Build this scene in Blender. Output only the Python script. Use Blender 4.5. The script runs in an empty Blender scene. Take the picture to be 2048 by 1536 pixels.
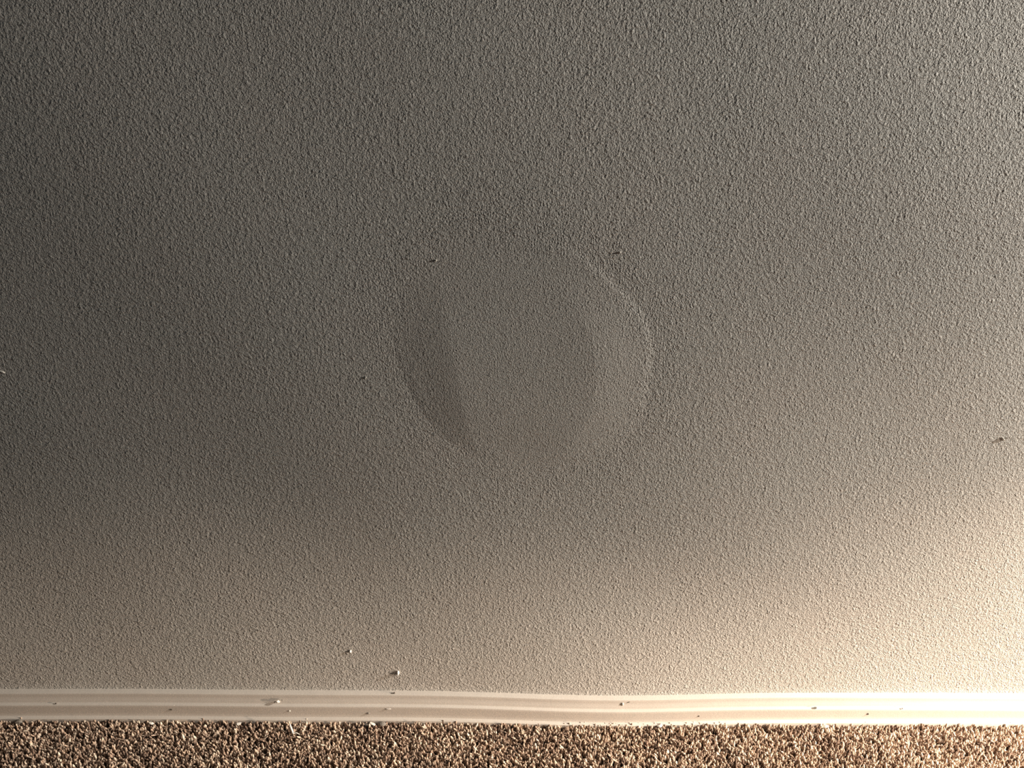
import bpy, math, random
import numpy as np
from mathutils import Vector, Matrix
random.seed(7); rng = np.random.default_rng(7)
C = bpy.context.scene.collection
R = math.radians
PI = math.pi

# ------------------------------------------------------------------ camera, world, lights, exposure
D, H = 1.15, 1.281                   # camera 1.15 m from the wall, 1.28 m above the floor
PITCH, ROLL = R(25.0), R(0.28)
F = 1577.0                           # focal length in pixels of the 2048 wide frame
cam_data = bpy.data.cameras.new('camera')
cam_data.sensor_width = 36.0
cam_data.lens = 36.0 * F / 2048.0
cam_data.clip_start = 0.01
cam = bpy.data.objects.new('camera', cam_data); C.objects.link(cam)
cam.matrix_world = (Matrix.Translation((0, -D, H)) @ Matrix.Rotation(PI / 2 - PITCH, 4, 'X')
                    @ Matrix.Rotation(ROLL, 4, 'Z'))
bpy.context.scene.camera = cam

world = bpy.data.worlds.new('world'); bpy.context.scene.world = world
world.use_nodes = True
bg = world.node_tree.nodes['Background']
bg.inputs['Color'].default_value = (0.86, 0.95, 1.0, 1)
bg.inputs['Strength'].default_value = 0.03

def lamp(name, kind, loc, target, power, color, **kw):
    l = bpy.data.lights.new(name, kind); l.energy = power; l.color = color
    for k, v in kw.items(): setattr(l, k, v)
    o = bpy.data.objects.new(name, l); C.objects.link(o)
    o.location = loc
    o.rotation_euler = (Vector(target) - Vector(loc)).to_track_quat('-Z', 'Y').to_euler()
    return o
# four unseen lights added right of the frame, fitted to the wall's brightness
lamp('upper_fit_light', 'POINT', (2.80, -0.34, 1.60), (0, 0, 0), 390, (1.0, 0.93, 0.81),
     shadow_soft_size=0.05)  # added point light without a fixture, lifts the upper wall
lamp('middle_fit_light', 'SPOT', (2.38, -0.76, 1.01), (1.5, -0.21, -0.2), 215, (1.0, 0.82, 0.64),
     spot_size=1.78, spot_blend=1.0, shadow_soft_size=0.04)  # added spot, no known lamp here; warms the lower wall
lamp('low_fit_light', 'SPOT', (1.80, -0.36, 0.85), (1.10, -0.22, 0.0), 104, (1.0, 0.80, 0.60),
     spot_size=1.35, spot_blend=1.0, shadow_soft_size=0.03)  # added spot to brighten carpet and wall at the lower right

lamp('far_low_fit_light', 'SPOT', (2.5, -0.77, 0.30), (1.30, -0.55, 0.0), 345, (1.0, 0.78, 0.58),
     spot_size=0.70, spot_blend=1.0, shadow_soft_size=0.03)  # added spot that lifts the lower left of the wall

vs = bpy.context.scene.view_settings
vs.view_transform = 'Standard'; vs.look = 'None'; vs.gamma = 1.0; vs.use_curve_mapping = False
vs.exposure = 0.20
cy = bpy.context.scene.cycles
cy.use_denoising = False             # keeps the fine grain of the wall crisp
cy.max_bounces = 4; cy.diffuse_bounces = 3; cy.glossy_bounces = 1

# ------------------------------------------------------------------ helpers
Rm = cam.matrix_world.to_3x3()
def wall_point(px, py, y=0.0):
    """where the camera ray through a pixel meets the upright plane at depth y"""
    d = Rm @ Vector(((px - 1024) / F, (768 - py) / F, -1.0))
    t = (y + D) / d.y
    return Vector((d.x * t, y, H + d.z * t))
def floor_point(px, py, z=0.0):
    d = Rm @ Vector(((px - 1024) / F, (768 - py) / F, -1.0))
    t = (z - H) / d.z
    return Vector((d.x * t, -D + d.y * t, z))

def mesh_from(name, verts, faces, mat, smooth=True):
    """faces: (n,4) or (n,3) numpy array, or a list of such arrays"""
    me = bpy.data.meshes.new(name)
    fl = faces if isinstance(faces, list) else [faces]
    nv = len(verts)
    loops = np.concatenate([f.ravel() for f in fl]).astype(np.int32)
    tot = np.concatenate([np.full(len(f), f.shape[1]) for f in fl]).astype(np.int32)
    start = np.concatenate([[0], np.cumsum(tot)[:-1]]).astype(np.int32)
    me.vertices.add(nv); me.vertices.foreach_set('co', np.asarray(verts, dtype=np.float32).ravel())
    me.loops.add(len(loops)); me.loops.foreach_set('vertex_index', loops)
    me.polygons.add(len(tot)); me.polygons.foreach_set('loop_start', start)
    me.polygons.foreach_set('loop_total', tot)
    me.update(calc_edges=True); me.validate()
    me.polygons.foreach_set('use_smooth', np.full(len(me.polygons), smooth))
    me.materials.append(mat)
    o = bpy.data.objects.new(name, me); C.objects.link(o)
    return o
def grid_faces(nu, nv):
    i, j = np.meshgrid(np.arange(nu - 1), np.arange(nv - 1), indexing='ij')
    a = (i * nv + j).ravel()
    return np.stack([a, a + nv, a + nv + 1, a + 1], axis=1)
def tag(o, label, cat, group=None, kind=None):
    o['label'] = label; o['category'] = cat
    if group: o['group'] = group
    if kind: o['kind'] = kind
    return o
def sstep(a, b, x):
    t = np.clip((x - a) / (b - a), 0, 1); return t * t * (3 - 2 * t)

# ------------------------------------------------------------------ node helpers
class NT:
    def __init__(s, name):
        s.m = bpy.data.materials.new(name); s.m.use_nodes = True
        s.t = s.m.node_tree; s.b = s.t.nodes['Principled BSDF']
    def n(s, kind, **kw):
        nd = s.t.nodes.new(kind)
        for k, v in kw.items():
            setattr(nd, k, v)
        return nd
    def put(s, sock, v):
        if isinstance(v, bpy.types.NodeSocket): s.t.links.new(v, sock)
        else: sock.default_value = v
    def math(s, op, a, b=0.0, c=0.0, clamp=False):
        nd = s.n('ShaderNodeMath', operation=op, use_clamp=clamp)
        s.put(nd.inputs[0], a); s.put(nd.inputs[1], b); s.put(nd.inputs[2], c)
        return nd.outputs[0]
    def noise(s, vec, scale, detail=2.0, rough=0.5, dist=0.0):
        nd = s.n('ShaderNodeTexNoise')
        s.put(nd.inputs['Vector'], vec); nd.inputs['Scale'].default_value = scale
        nd.inputs['Detail'].default_value = detail; nd.inputs['Roughness'].default_value = rough
        nd.inputs['Distortion'].default_value = dist
        return nd.outputs[0]
    def mapr(s, v, a, b, c=0.0, d=1.0, smooth=True):
        nd = s.n('ShaderNodeMapRange', interpolation_type='SMOOTHSTEP' if smooth else 'LINEAR')
        s.put(nd.inputs[0], v)
        for i, q in enumerate((a, b, c, d)): s.put(nd.inputs[i + 1], q)
        return nd.outputs[0]
    def coords(s, rot=None, scale=None):
        tc = s.n('ShaderNodeTexCoord').outputs['Object']
        if rot is None and scale is None: return tc
        mp = s.n('ShaderNodeMapping', vector_type='TEXTURE')
        s.put(mp.inputs['Vector'], tc)
        if rot: mp.inputs['Rotation'].default_value = rot
        if scale: mp.inputs['Scale'].default_value = scale
        return mp.outputs[0]

# the repaired spot: centre and half axes on the wall
pc = wall_point(1052, 712); pr = wall_point(1308, 712); pt = wall_point(1052, 455); pb = wall_point(1052, 955)
PCX, PCZ = pc.x, (pt.z + pb.z) / 2
PAX, PAZ = pr.x - pc.x, (pt.z - pb.z) / 2
BZ = wall_point(1024, 1384).z

def wall_material():
    w = NT('textured_wall_paint')
    P = w.coords()
    sep = w.n('ShaderNodeSeparateXYZ'); w.put(sep.inputs[0], P)
    X, Z = sep.outputs[0], sep.outputs[2]
    # elliptical distance from the centre of the repaired spot, wobbled
    wob = w.math('MULTIPLY', w.math('SUBTRACT', w.noise(P, 9, 2), 0.5), 0.28)
    u = w.math('DIVIDE', w.math('SUBTRACT', X, PCX), PAX)
    v = w.math('DIVIDE', w.math('SUBTRACT', Z, PCZ), PAZ)
    # lean the ellipse a little like the outline in the photo
    u = w.math('ADD', u, w.math('MULTIPLY', v, 0.16))
    e = w.math('ADD', w.math('SQRT', w.math('ADD', w.math('MULTIPLY', u, u), w.math('MULTIPLY', v, v))), wob)
    inside = w.mapr(e, 0.74, 1.06, 1.0, 0.0)
    ring = w.math('MULTIPLY', w.mapr(e, 0.86, 1.0), w.mapr(e, 1.06, 1.36, 1.0, 0.0))
    # rolled texture : blobs and short ridges
    warp = w.n('ShaderNodeVectorMath', operation='ADD')
    wn = w.n('ShaderNodeTexNoise'); w.put(wn.inputs['Vector'], P); wn.inputs['Scale'].default_value = 90; wn.inputs['Detail'].default_value = 1
    sc = w.n('ShaderNodeVectorMath', operation='SCALE'); w.put(sc.inputs[0], wn.outputs['Color']); sc.inputs['Scale'].default_value = 0.006
    w.put(warp.inputs[0], P); w.put(warp.inputs[1], sc.outputs[0])
    PW = warp.outputs[0]
    n1 = w.noise(PW, 195, 2.5, 0.6)
    blob = w.mapr(n1, 0.42, 0.72)
    n2 = w.noise(PW, 80, 2.0, 0.5)
    vb = w.n('ShaderNodeTexVoronoi', feature='F1'); w.put(vb.inputs['Vector'], PW); vb.inputs['Scale'].default_value = 180
    vc = w.n('ShaderNodeSeparateColor'); w.put(vc.inputs[0], vb.outputs['Color'])
    knob = w.math('MULTIPLY', w.mapr(vb.outputs['Distance'], 0.0, 0.62, 1.0, 0.0), w.mapr(vc.outputs[0], 0.2, 0.9, 0.15, 1.0, False))
    coarse = w.math('ADD', w.math('MULTIPLY', blob, 0.42), w.math('MULTIPLY', n2, 0.40))
    coarse = w.math('ADD', coarse, w.math('MULTIPLY', knob, 0.55))
    coarse = w.math('ADD', coarse, w.math('MULTIPLY', w.mapr(w.noise(P, 420, 1.5, 0.6), 0.45, 0.75), 0.16))
    fine = w.math('ADD', w.math('MULTIPLY', w.mapr(w.noise(P, 430, 2.0, 0.6), 0.42, 0.74), 0.52),
                  w.math('MULTIPLY', w.noise(P, 130, 1.0), 0.10))
    # scattered grains of compound
    xz = w.n('ShaderNodeCombineXYZ'); w.put(xz.inputs[0], X); w.put(xz.inputs[1], Z)
    vo = w.n('ShaderNodeTexVoronoi', feature='F1', voronoi_dimensions='2D'); w.put(vo.inputs['Vector'], xz.outputs[0]); vo.inputs['Scale'].default_value = 230
    grain = w.mapr(vo.outputs['Distance'], 0.08, 0.38, 1.0, 0.0)
    rnd = w.n('ShaderNodeSeparateColor'); w.put(rnd.inputs[0], vo.outputs['Color'])
    pick_in = w.mapr(rnd.outputs[0], 0.87, 0.90)
    pick_ring = w.mapr(rnd.outputs[0], 0.45, 0.5)
    near = w.mapr(e, 1.2, 1.5, 1.0, 0.0)
    grains = w.math('MULTIPLY', grain, w.math('MAXIMUM', w.math('MULTIPLY', pick_in, w.math('MULTIPLY', near, 1.0)),
                                                w.math('MULTIPLY', pick_ring, w.math('MULTIPLY', ring, 1.1))))
    grains = w.math('MULTIPLY', grains, w.mapr(rnd.outputs[1], 0.0, 1.0, 0.35, 1.0, False))
    # strokes of the brush cut in along the lower wall, falling to the right
    PS = w.coords(rot=(0, R(24), 0), scale=(9.0, 1.0, 1.0))
    st = w.mapr(w.noise(PS, 210, 1.5, 0.5), 0.60, 0.74)
    low = w.math('MULTIPLY', w.mapr(Z, 0.62, 0.2, 0.0, 1.0), w.mapr(X, 0.3, -0.5, 0.0, 1.0))
    strokes = w.math('MULTIPLY', st, w.math('ADD', w.math('MULTIPLY', low, 0.75), 0.04))
    # texture gets finer and shallower toward the floor
    amp = w.math('MULTIPLY', w.mapr(Z, 0.10, 0.95, 1.65, 1.05, False), w.mapr(X, -0.8, 0.9, 1.15, 0.72, False))
    tex = w.math('MULTIPLY', coarse, amp)
    hmix = w.math('ADD', w.math('MULTIPLY', tex, w.math('SUBTRACT', 1.0, w.math('MULTIPLY', inside, 0.68))),
                  w.math('MULTIPLY', fine, 1.0))
    hgt = w.math('ADD', w.math('ADD', hmix, grains), strokes)
    bp = w.n('ShaderNodeBump'); bp.inputs['Strength'].default_value = 1.0; bp.inputs['Distance'].default_value = 0.0018
    w.put(bp.inputs['Height'], hgt)
    w.put(w.b.inputs['Normal'], bp.outputs[0])
    # flat paint, faintly mottled
    mot = w.noise(P, 4.5, 3, 0.6)
    cr = w.n('ShaderNodeMix', data_type='RGBA'); w.put(cr.inputs[0], mot)
    cr.inputs[6].default_value = (0.60, 0.565, 0.535, 1); cr.inputs[7].default_value = (0.56, 0.57, 0.555, 1)
    w.put(w.b.inputs['Base Color'], cr.outputs[2])
    w.b.inputs['Roughness'].default_value = 0.55
    w.b.inputs['Specular IOR Level'].default_value = 0.25
    return w.m
MW = wall_material()

def simple(name, col, rough=0.6, bump=0.0, bscale=200, spec=0.4, var=0.06):
    w = NT(name); P = w.coords()
    nz = w.noise(P, bscale * 0.15, 3)
    cr = w.n('ShaderNodeMix', data_type='RGBA'); w.put(cr.inputs[0], nz)
    cr.inputs[6].default_value = tuple(c * (1 - var) for c in col) + (1,)
    cr.inputs[7].default_value = tuple(min(1, c * (1 + var)) for c in col) + (1,)
    w.put(w.b.inputs['Base Color'], cr.outputs[2]); w.b.inputs['Roughness'].default_value = rough
    w.b.inputs['Specular IOR Level'].default_value = spec
    if bump:
        bp = w.n('ShaderNodeBump'); bp.inputs['Strength'].default_value = 1.0; bp.inputs['Distance'].default_value = bump
        w.put(bp.inputs['Height'], w.noise(P, bscale, 3)); w.put(w.b.inputs['Normal'], bp.outputs[0])
    return w.m
M_trim = simple('painted_trim', (0.62, 0.58, 0.54), 0.60, 0.00010, 260, 0.25)
M_chip = simple('plaster_crumb', (0.80, 0.77, 0.72), 0.7, 0.0002, 900)
M_grey = simple('grey_grit', (0.22, 0.20, 0.18), 0.8, 0.0002, 900)
M_thread = simple('white_thread', (0.85, 0.82, 0.76), 0.7)

# ------------------------------------------------------------------ the wall : gentle bow of the board, and the repaired spot
XB = wall_point(1245, 1388).x
def bow(x, z):
    """slow unevenness of the wall board, metres toward the room"""
    b = 0.0050 * np.exp(-((x - XB) / 0.24) ** 2) * np.exp(-(z / 0.35) ** 2)
    b = b + 0.0012 * np.sin(x * 5.1 + 1.3) * np.sin(z * 4.3 + 0.4) + 0.0006 * np.sin(x * 11.0 + z * 7.0)
    return b
def patch_h(x, z):
    u = (x - PCX) / PAX; v = (z - PCZ) / PAZ
    u = u + 0.16 * v
    a = np.arctan2(v, u)
    e = np.sqrt(u * u + v * v) / (1 + 0.035 * np.sin(3 * a + 0.6) + 0.02 * np.sin(7 * a))
    uL = -np.sqrt(np.maximum(1 - v * v, 0.0)); uR = -uL
    soft = lambda t: np.clip(t, 0, 1) * 0.75 + 0.25 * sstep(0, 1, t)
    L = soft((u - uL * 1.02) / np.maximum(-0.56 - uL * 1.02, 0.22))       # ramp up to a soft crest left of the middle
    Rr = soft((uR * 1.0 - u) / 0.46)                               # long slope down to the right rim
    top = (1 - sstep(-0.05, 0.85, v)) * (1 - sstep(0.25, 0.90 + 0.25 * sstep(-0.2, 0.5, u), -v - 0.05))
    dome = 0.0033 * L * Rr * top
    rim = 0.0007 * (1 - sstep(0.925, 0.985, e)) * sstep(0.1, 0.7, u) * sstep(-0.5, 0.2, v)
    base_ = 0.0005 * (1 - sstep(0.55, 1.02, e))
    return dome + rim + base_ - 0.00025 * sstep(0.97, 1.1, e), e

xs = np.linspace(-2.4, 2.4, 481); zs = np.linspace(-0.02, 2.4, 243)
Xg, Zg = np.meshgrid(xs, zs, indexing='ij')
V = np.stack([Xg, -bow(Xg, Zg), Zg], axis=-1).reshape(-1, 3)
nf = len(V)
Vb = np.array([[-2.4, 0.1, -0.02], [2.4, 0.1, -0.02], [2.4, 0.1, 2.4], [-2.4, 0.1, 2.4]])
nz_ = len(zs); nx_ = len(xs)
wall = mesh_from('wall_back', np.concatenate([V, Vb]), [grid_faces(nx_, nz_),
        np.array([[nf, nf + 3, nf + 2, nf + 1]])], MW)
wall['kind'] = 'structure'

px_ = np.linspace(PCX - PAX * 1.22, PCX + PAX * 1.22, 220); pz_ = np.linspace(PCZ - PAZ * 1.12, PCZ + PAZ * 1.12, 220)
Xp, Zp = np.meshgrid(px_, pz_, indexing='ij')
hp, ep = patch_h(Xp, Zp)
Vp = np.stack([Xp, -bow(Xp, Zp) - hp, Zp], axis=-1).reshape(-1, 3)
fp = grid_faces(220, 220)
keep = (ep.reshape(-1)[fp] < 1.06).all(axis=1)
fp = fp[keep]; used = np.unique(fp); remap = np.full(len(Vp), -1); remap[used] = np.arange(len(used))
patch = mesh_from('wall_patch', Vp[used], remap[fp], MW)
tag(patch, 'smooth rounded plaster repair bulging slightly from the middle of the textured wall', 'wall patch')

# ------------------------------------------------------------------ baseboard : one moulded length following the bow
z_top = wall_point(20, 1386, -0.011).z + 0.0
def base_drop(x): return -0.0045 * np.exp(-((x - XB) / 0.24) ** 2)
prof = [(0.000, 0.0), (-0.0095, 0.0), (-0.0112, -0.0008), (-0.0120, -0.0028), (-0.0120, -0.0060), (-0.0126, -0.0100),
        (-0.0140, -0.0140), (-0.0150, -0.0168), (-0.0152, -0.0192), (-0.0158, -0.0202),
        (-0.0195, -0.0208), (-0.0212, -0.0214), (-0.0218, -0.0230), (-0.0218, -0.0260), (-0.0218, -0.0400), (-0.0218, -0.0470),
        (-0.0224, -0.0484), (-0.0262, -0.0496), (-0.0280, -0.0508), (-0.0284, -0.0530), (-0.0284, -0.0640), (0.0, -0.0640)]
bx_ = np.linspace(-2.4, 2.4, 241)
pv = []
for x in bx_:
    b = float(bow(np.float64(x), np.float64(0.05)))
    for (y, z) in prof:
        pv.append((x, y - b + (0.002 if y == 0 else 0), z_top + z + float(base_drop(x))))
np_ = len(prof)
pv = np.array(pv)
i, j = np.meshgrid(np.arange(len(bx_) - 1), np.arange(np_), indexing='ij')
a = (i * np_ + j).ravel(); b2 = (i * np_ + (j + 1) % np_).ravel()
bf = np.stack([a, b2, b2 + np_, a + np_], axis=1)
base = mesh_from('baseboard_back', pv, bf, M_trim)
base['kind'] = 'structure'
for p in base.data.polygons: pass
base.data.set_sharp_from_angle(angle=R(40))

# ------------------------------------------------------------------ floor and carpet pile
PILE = max(0.006, z_top - 0.0555)
w = NT('carpet_backing'); P = w.coords()
cr = w.n('ShaderNodeMix', data_type='RGBA'); w.put(cr.inputs[0], w.mapr(w.noise(P, 240, 2), 0.4, 0.65))
cr.inputs[6].default_value = (0.03, 0.02, 0.014, 1); cr.inputs[7].default_value = (0.10, 0.07, 0.05, 1)
w.put(w.b.inputs['Base Color'], cr.outputs[2]); w.b.inputs['Roughness'].default_value = 1.0
M_floor = w.m
fx = np.linspace(-2.4, 2.4, 3); fy = np.linspace(-3.0, 0.1, 3)
Xf, Yf = np.meshgrid(fx, fy, indexing='ij')
fl = mesh_from('floor', np.stack([Xf, Yf, np.zeros_like(Xf)], -1).reshape(-1, 3), grid_faces(3, 3), M_floor)
fl['kind'] = 'structure'

w = NT('carpet_yarn')
at = w.n('ShaderNodeAttribute', attribute_name='tone')
cr = w.n('ShaderNodeValToRGB')
w.put(cr.inputs[0], at.outputs['Fac'])
els = cr.color_ramp.elements
els[0].position = 0.0; els[0].color = (0.10, 0.062, 0.043, 1)
els[1].position = 1.0; els[1].color = (0.90, 0.76, 0.62, 1)
for p_, c_ in ((0.35, (0.26, 0.175, 0.13, 1)), (0.7, (0.60, 0.45, 0.345, 1))):
    el = els.new(p_); el.color = c_
w.put(w.b.inputs['Base Color'], cr.outputs[0])
w.b.inputs['Roughness'].default_value = 0.85; w.b.inputs['Specular IOR Level'].default_value = 0.2
w.b.inputs['Sheen Weight'].default_value = 0.3
M_yarn = w.m

def pile(x0, x1, y0, y1, step):
    gx = np.arange(x0, x1, step); gy = np.arange(y0, y1, step)
    X, Y = np.meshgrid(gx, gy, indexing='ij')
    X = X.ravel() + rng.uniform(-.5, .5, X.size) * step; Y = Y.ravel() + rng.uniform(-.5, .5, Y.size) * step
    n = X.size
    hgt = PILE * (1.0 + rng.normal(0, 0.10, n)) + 0.0009 * np.sin(X * 47 + 2 * np.sin(Y * 31)) * np.sin(Y * 60 + X * 17)
    lean = rng.normal(0, 0.30, n) * np.clip((-0.030 - Y) / 0.01, 0.2, 1); ang = rng.uniform(0, 2 * PI, n)
    dx = np.cos(ang) * lean * hgt; dy = np.sin(ang) * lean * hgt
    S = 5
    rings = [(0.0, 0.6, 0.0), (0.60, 0.95, 0.35), (0.84, 1.12, 0.75), (0.98, 0.62, 0.95)]
    rad = step * 0.46 * rng.uniform(0.7, 1.3, n)
    th = rng.uniform(0, 2 * PI, n)
    vs_ = []
    for (t, r, k) in rings:
        for s in range(S):
            phi = th + 2 * PI * s / S + t * 1.2
            rr = rad * r * (1 + 0.18 * np.cos(2 * phi))
            vs_.append(np.stack([X + dx * k + rr * np.cos(phi), Y + dy * k + rr * np.sin(phi), hgt * t], -1))
    vs_.append(np.stack([X + dx, Y + dy, hgt * 1.04], -1))
    V = np.stack(vs_, axis=1)                 # n, 21, 3
    nv = V.shape[1]
    q = []
    for k in range(len(rings) - 1):
        for s in range(S):
            q.append((k * S + s, k * S + (s + 1) % S, (k + 1) * S + (s + 1) % S, (k + 1) * S + s))
    tr = [((len(rings) - 1) * S + s, (len(rings) - 1) * S + (s + 1) % S, nv - 1) for s in range(S)]
    off = (np.arange(n) * nv)[:, None, None]
    Q = (np.array(q)[None] + off).reshape(-1, 4); T = (np.array(tr)[None] + off).reshape(-1, 3)
    tone = np.clip(0.57 + rng.normal(0, 0.25, n) + 0.05 * np.sin(X * 23 + Y * 40), 0, 1)
    return V.reshape(-1, 3), Q, T, np.repeat(tone, nv)
STEP = 0.0039
V1, Q1, T1, t1 = pile(-1.7, 1.7, -0.42, -0.022, STEP)
cp = mesh_from('carpet_pile', V1, [Q1, T1], M_yarn)
att = cp.data.attributes.new('tone', 'FLOAT', 'POINT'); att.data.foreach_set('value', t1.astype(np.float32))
tag(cp, 'mottled brown and tan cut pile carpet along the foot of the wall', 'carpet', kind='stuff')

# ------------------------------------------------------------------ crumbs, chips and the stray thread
def lump(name, loc, size, mat, seed, squash=(1, 1, 1), rot=(0, 0, 0)):
    r = random.Random(seed)
    import bmesh
    bm = bmesh.new(); bmesh.ops.create_icosphere(bm, subdivisions=2, radius=1.0)
    dirs = [Vector((r.uniform(-1, 1), r.uniform(-1, 1), r.uniform(-1, 1))).normalized() for _ in range(7)]
    cut = [r.uniform(0.45, 0.9) for _ in dirs]
    for v in bm.verts:
        for d_, c_ in zip(dirs, cut):
            k = v.co.dot(d_)
            if k > c_: v.co -= d_ * (k - c_)
        v.co = Vector((v.co.x * squash[0], v.co.y * squash[1], v.co.z * squash[2])) * size
    me = bpy.data.meshes.new(name); bm.to_mesh(me); bm.free(); me.materials.append(mat)
    o = bpy.data.objects.new(name, me); C.objects.link(o); o.location = loc; o.rotation_euler = rot
    return o

def on_wall(name, px, py, size, mat, seed, label, cat, squash=(1, 0.7, 1), rot=(0, 0, 0), sink=0.3):
    p = wall_point(px, py)
    p.y = -float(bow(np.float64(p.x), np.float64(p.z))) - size * squash[1] * (0.5 - sink)
    return tag(lump(name, p, size, mat, seed, squash, rot), label, cat)
def on_trim(name, px, py, y, size, mat, seed, label, cat, squash=(1, 1, 1), rot=(0, 0, 0)):
    p = wall_point(px, py, y)
    p.y = y - float(bow(np.float64(p.x), np.float64(0.05)))
    return tag(lump(name, p, size, mat, seed, squash, rot), label, cat)
FACE, UPPER, LIP, FOOT = -0.0222, -0.0140, -0.0070, -0.0270
on_wall('plaster_crumb', 797, 1345, 0.0030, M_chip, 1, 'largest white plaster crumb standing off the lower wall above the baseboard', 'plaster crumb', (0.7, 1.6, 2.2))
on_wall('plaster_crumb', 701, 1303, 0.0034, M_chip, 2, 'white plaster grain on the lower wall, up and left of the largest crumb', 'plaster crumb', (0.8, 0.8, 1.2))
on_wall('plaster_crumb', 872, 521, 0.0017, M_chip, 3, 'small round plaster grain at the upper left rim of the wall repair', 'plaster crumb', (1, 0.75, 1), (0, 0, 0), 0.25)
on_wall('plaster_crumb', 1240, 505, 0.0018, M_chip, 4, 'small round plaster grain just outside the upper right rim of the wall repair', 'plaster crumb', (1, 0.75, 1), (0, 0, 0), 0.25)
on_wall('plaster_crumb', 731, 755, 0.0022, M_chip, 5, 'lumpy plaster grain left of the wall repair beside a small pit', 'plaster crumb', (0.7, 0.55, 1.5))
on_wall('plaster_crumb', 883, 790, 0.0017, M_chip, 6, 'tiny bright plaster grain inside the lower left of the wall repair', 'plaster crumb', (1, 0.75, 1), (0, 0, 0), 0.25)
on_wall('paint_flake', 5, 743, 0.0048, M_chip, 7, 'pale slanted paint flake at the left edge of the picture', 'paint flake', (1.0, 0.35, 0.35), (0, R(28), 0), 0.0)
on_wall('paint_flake', 2005, 877, 0.0050, M_chip, 8, 'lifted paint flake with a dark nick beside it on the right of the wall', 'paint flake', (1.0, 0.45, 0.30), (0, R(38), 0), 0.0)
on_wall('wall_nick', 2012, 876, 0.0046, M_grey, 9, 'small dark nick in the wall paint near the right edge', 'wall nick', (1.0, 0.12, 0.5), (0, R(-20), 0), 0.2)  # thin grey lump, the shade inside the dent put into its colour
on_trim('paint_crumb', 556, 1403, -0.0190, 0.0040, M_chip, 10, 'white paint crumb on the ridge of the baseboard in the left half', 'paint crumb', (1.2, 0.9, 0.8))
on_trim('grit_speck', 549, 1404, -0.0190, 0.0022, M_grey, 11, 'dark speck just left of the white crumb on the baseboard ridge', 'grit speck')
on_trim('grit_speck', 565, 1400, -0.0170, 0.0024, M_grey, 12, 'dark speck just right of the white crumb on the baseboard ridge', 'grit speck')
on_trim('grit_speck', 789, 1386, -0.0080, 0.0022, M_grey, 13, 'dark speck on the top edge of the baseboard below the largest wall crumb', 'grit speck')
on_trim('grit_speck', 1258, 1399, -0.0115, 0.0024, M_grey, 14, 'dark speck on the top edge of the baseboard where it dips', 'grit speck', (1.6, 1, 0.8))
on_trim('paint_crumb', 1245, 1404, -0.0128, 0.0022, M_chip, 15, 'upright paint crumb below the top edge of the baseboard where it dips', 'paint crumb', (0.8, 1, 2.0))
on_trim('grit_speck', 737, 1427, FACE, 0.0026, M_grey, 16, 'dark speck low on the baseboard face above the large carpet flake', 'grit speck', (1.3, 0.6, 1))
on_trim('paint_crumb', 777, 1418, FACE, 0.0026, M_trim, 17, 'paint bump on the flat baseboard face right of the large carpet flake', 'paint crumb', (2.0, 0.6, 0.8))
on_trim('grit_speck', 344, 1420, FACE, 0.0022, M_grey, 18, 'dark speck on the flat baseboard face in the left quarter', 'grit speck', (1.3, 0.6, 1))
on_trim('paint_crumb', 579, 1422, FACE, 0.0018, M_chip, 19, 'tiny white dot on the flat baseboard face above the white thread', 'paint crumb', (1, 0.7, 1))
on_trim('grit_speck', 1631, 1416, -0.0205, 0.0030, M_grey, 20, 'brown speck on the baseboard ridge in the right half, larger of two', 'grit speck', (1.7, 0.8, 0.8))
on_trim('grit_speck', 1805, 1417, -0.0212, 0.0016, M_grey, 21, 'small dark speck on the baseboard ridge toward the right end', 'grit speck')
on_trim('grit_speck', 1737, 1428, FACE, 0.0022, M_grey, 22, 'small speck on the flat baseboard face in the right quarter', 'grit speck', (0.9, 0.6, 1.2))
on_trim('grit_speck', 112, 1407, -0.0190, 0.0018, M_grey, 23, 'dark speck on the baseboard ridge nearest the left end', 'grit speck', (1.4, 0.8, 0.8))
on_trim('grit_speck', 1398, 1430, FACE, 0.0018, M_grey, 24, 'small speck low on the flat baseboard face right of the dip', 'grit speck', (0.9, 0.6, 1.2))

def on_pile(name, px, py, size, mat, seed, label, cat, squash=(1, 1, 1), rot=(0, 0, 0), up=0.6):
    p = floor_point(px, py, PILE); p.z = PILE + size * squash[2] * up
    p.y = min(p.y, -0.034)
    return tag(lump(name, p, size, mat, seed, squash, rot), label, cat)
on_pile('paint_flake', 749, 1438, 0.0072, M_chip, 30, 'large white paint flake lying where carpet meets baseboard, left of centre', 'paint flake', (1.2, 0.5, 0.35), (0, R(20), R(-12)))
on_pile('grey_clump', 766, 1440, 0.0085, M_grey, 31, 'dark grey clump right of the large white flake at the carpet edge', 'dust clump', (1.0, 0.7, 0.6), (0, 0, 0), 0.3)  # plain dark grey lump beside the flake
on_pile('grey_clump', 735, 1438, 0.0060, M_grey, 32, 'dark grey clump left of the large white flake at the carpet edge', 'dust clump', (1.4, 0.7, 0.4), (0, 0, 0), 0.3)  # flatter dark grey lump on the flake's other side
on_pile('grey_clump', 46, 1435, 0.0075, M_grey, 33, 'dark dust clump at the carpet edge near the left end', 'dust clump', (0.9, 0.8, 0.9), (0, 0, 0), 0.4)
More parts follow.
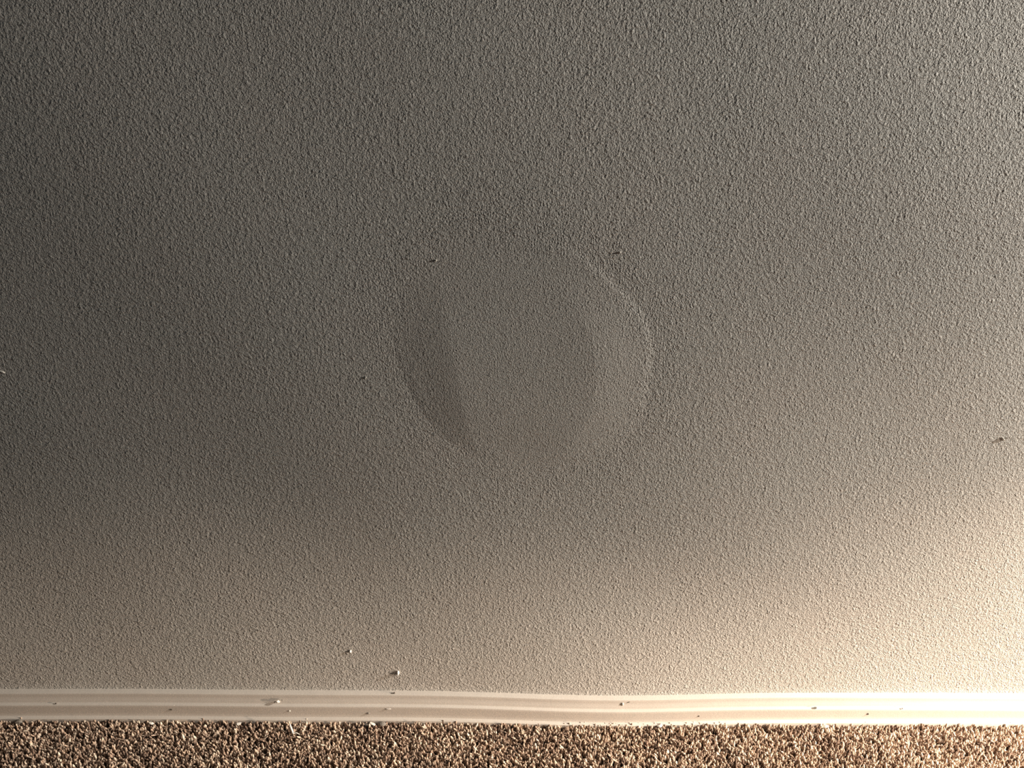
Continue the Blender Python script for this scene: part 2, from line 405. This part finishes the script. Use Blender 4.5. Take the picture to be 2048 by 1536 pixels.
on_pile('paint_flake', 310, 1434, 0.0052, M_chip, 34, 'small white paint flake at the carpet edge in the left quarter', 'paint flake', (1.0, 0.6, 0.5), (0, R(30), 0))
on_pile('paint_flake', 483, 1435, 0.0055, M_chip, 35, 'small white paint flake at the carpet edge left of the white thread', 'paint flake', (1.2, 0.8, 0.5), (0, R(-10), 0))
on_pile('paint_flake', 1318, 1446, 0.0050, M_chip, 36, 'small white paint flake at the carpet edge right of the baseboard dip', 'paint flake', (1.3, 0.8, 0.5), (0, R(-10), 0))
on_pile('paint_flake', 1645, 1443, 0.0060, M_chip, 37, 'small white paint flake at the carpet edge in the bright right half', 'paint flake', (1.3, 0.8, 0.5), (0, R(-10), 0))

# a curled white thread standing in the pile
def thread(pts, rad, label):
    cu = bpy.data.curves.new('white_thread', 'CURVE'); cu.dimensions = '3D'; cu.bevel_depth = 1.0; cu.bevel_resolution = 2
    sp = cu.splines.new('NURBS'); sp.points.add(len(pts) - 1); sp.use_endpoint_u = True; sp.order_u = 3
    for q, (p, r) in enumerate(zip(pts, rad)):
        sp.points[q].co = (*p, 1); sp.points[q].radius = r
    cu.materials.append(M_thread)
    tmp = bpy.data.objects.new('white_thread', cu)
    dg = bpy.context.evaluated_depsgraph_get(); C.objects.link(tmp); dg.update()
    me = bpy.data.meshes.new_from_object(tmp.evaluated_get(dg)); me.name = 'white_thread'
    bpy.data.objects.remove(tmp)
    o = bpy.data.objects.new('white_thread', me); C.objects.link(o)
    return tag(o, label, 'thread')
def up_at(px, py, z): return floor_point(px, py, z)
thread([up_at(579, 1446, PILE + 0.016), up_at(581, 1454, PILE + 0.011), up_at(585, 1463, PILE + 0.004), up_at(586, 1468, PILE + 0.0015),
        up_at(591, 1465, PILE + 0.003), up_at(595, 1467, PILE + 0.003), up_at(600, 1469, PILE + 0.002)],
       [0.0007, 0.0020, 0.0020, 0.0012, 0.0014, 0.0013, 0.0004], 'curled white thread sticking up out of the carpet left of centre')

bpy.context.view_layer.update()
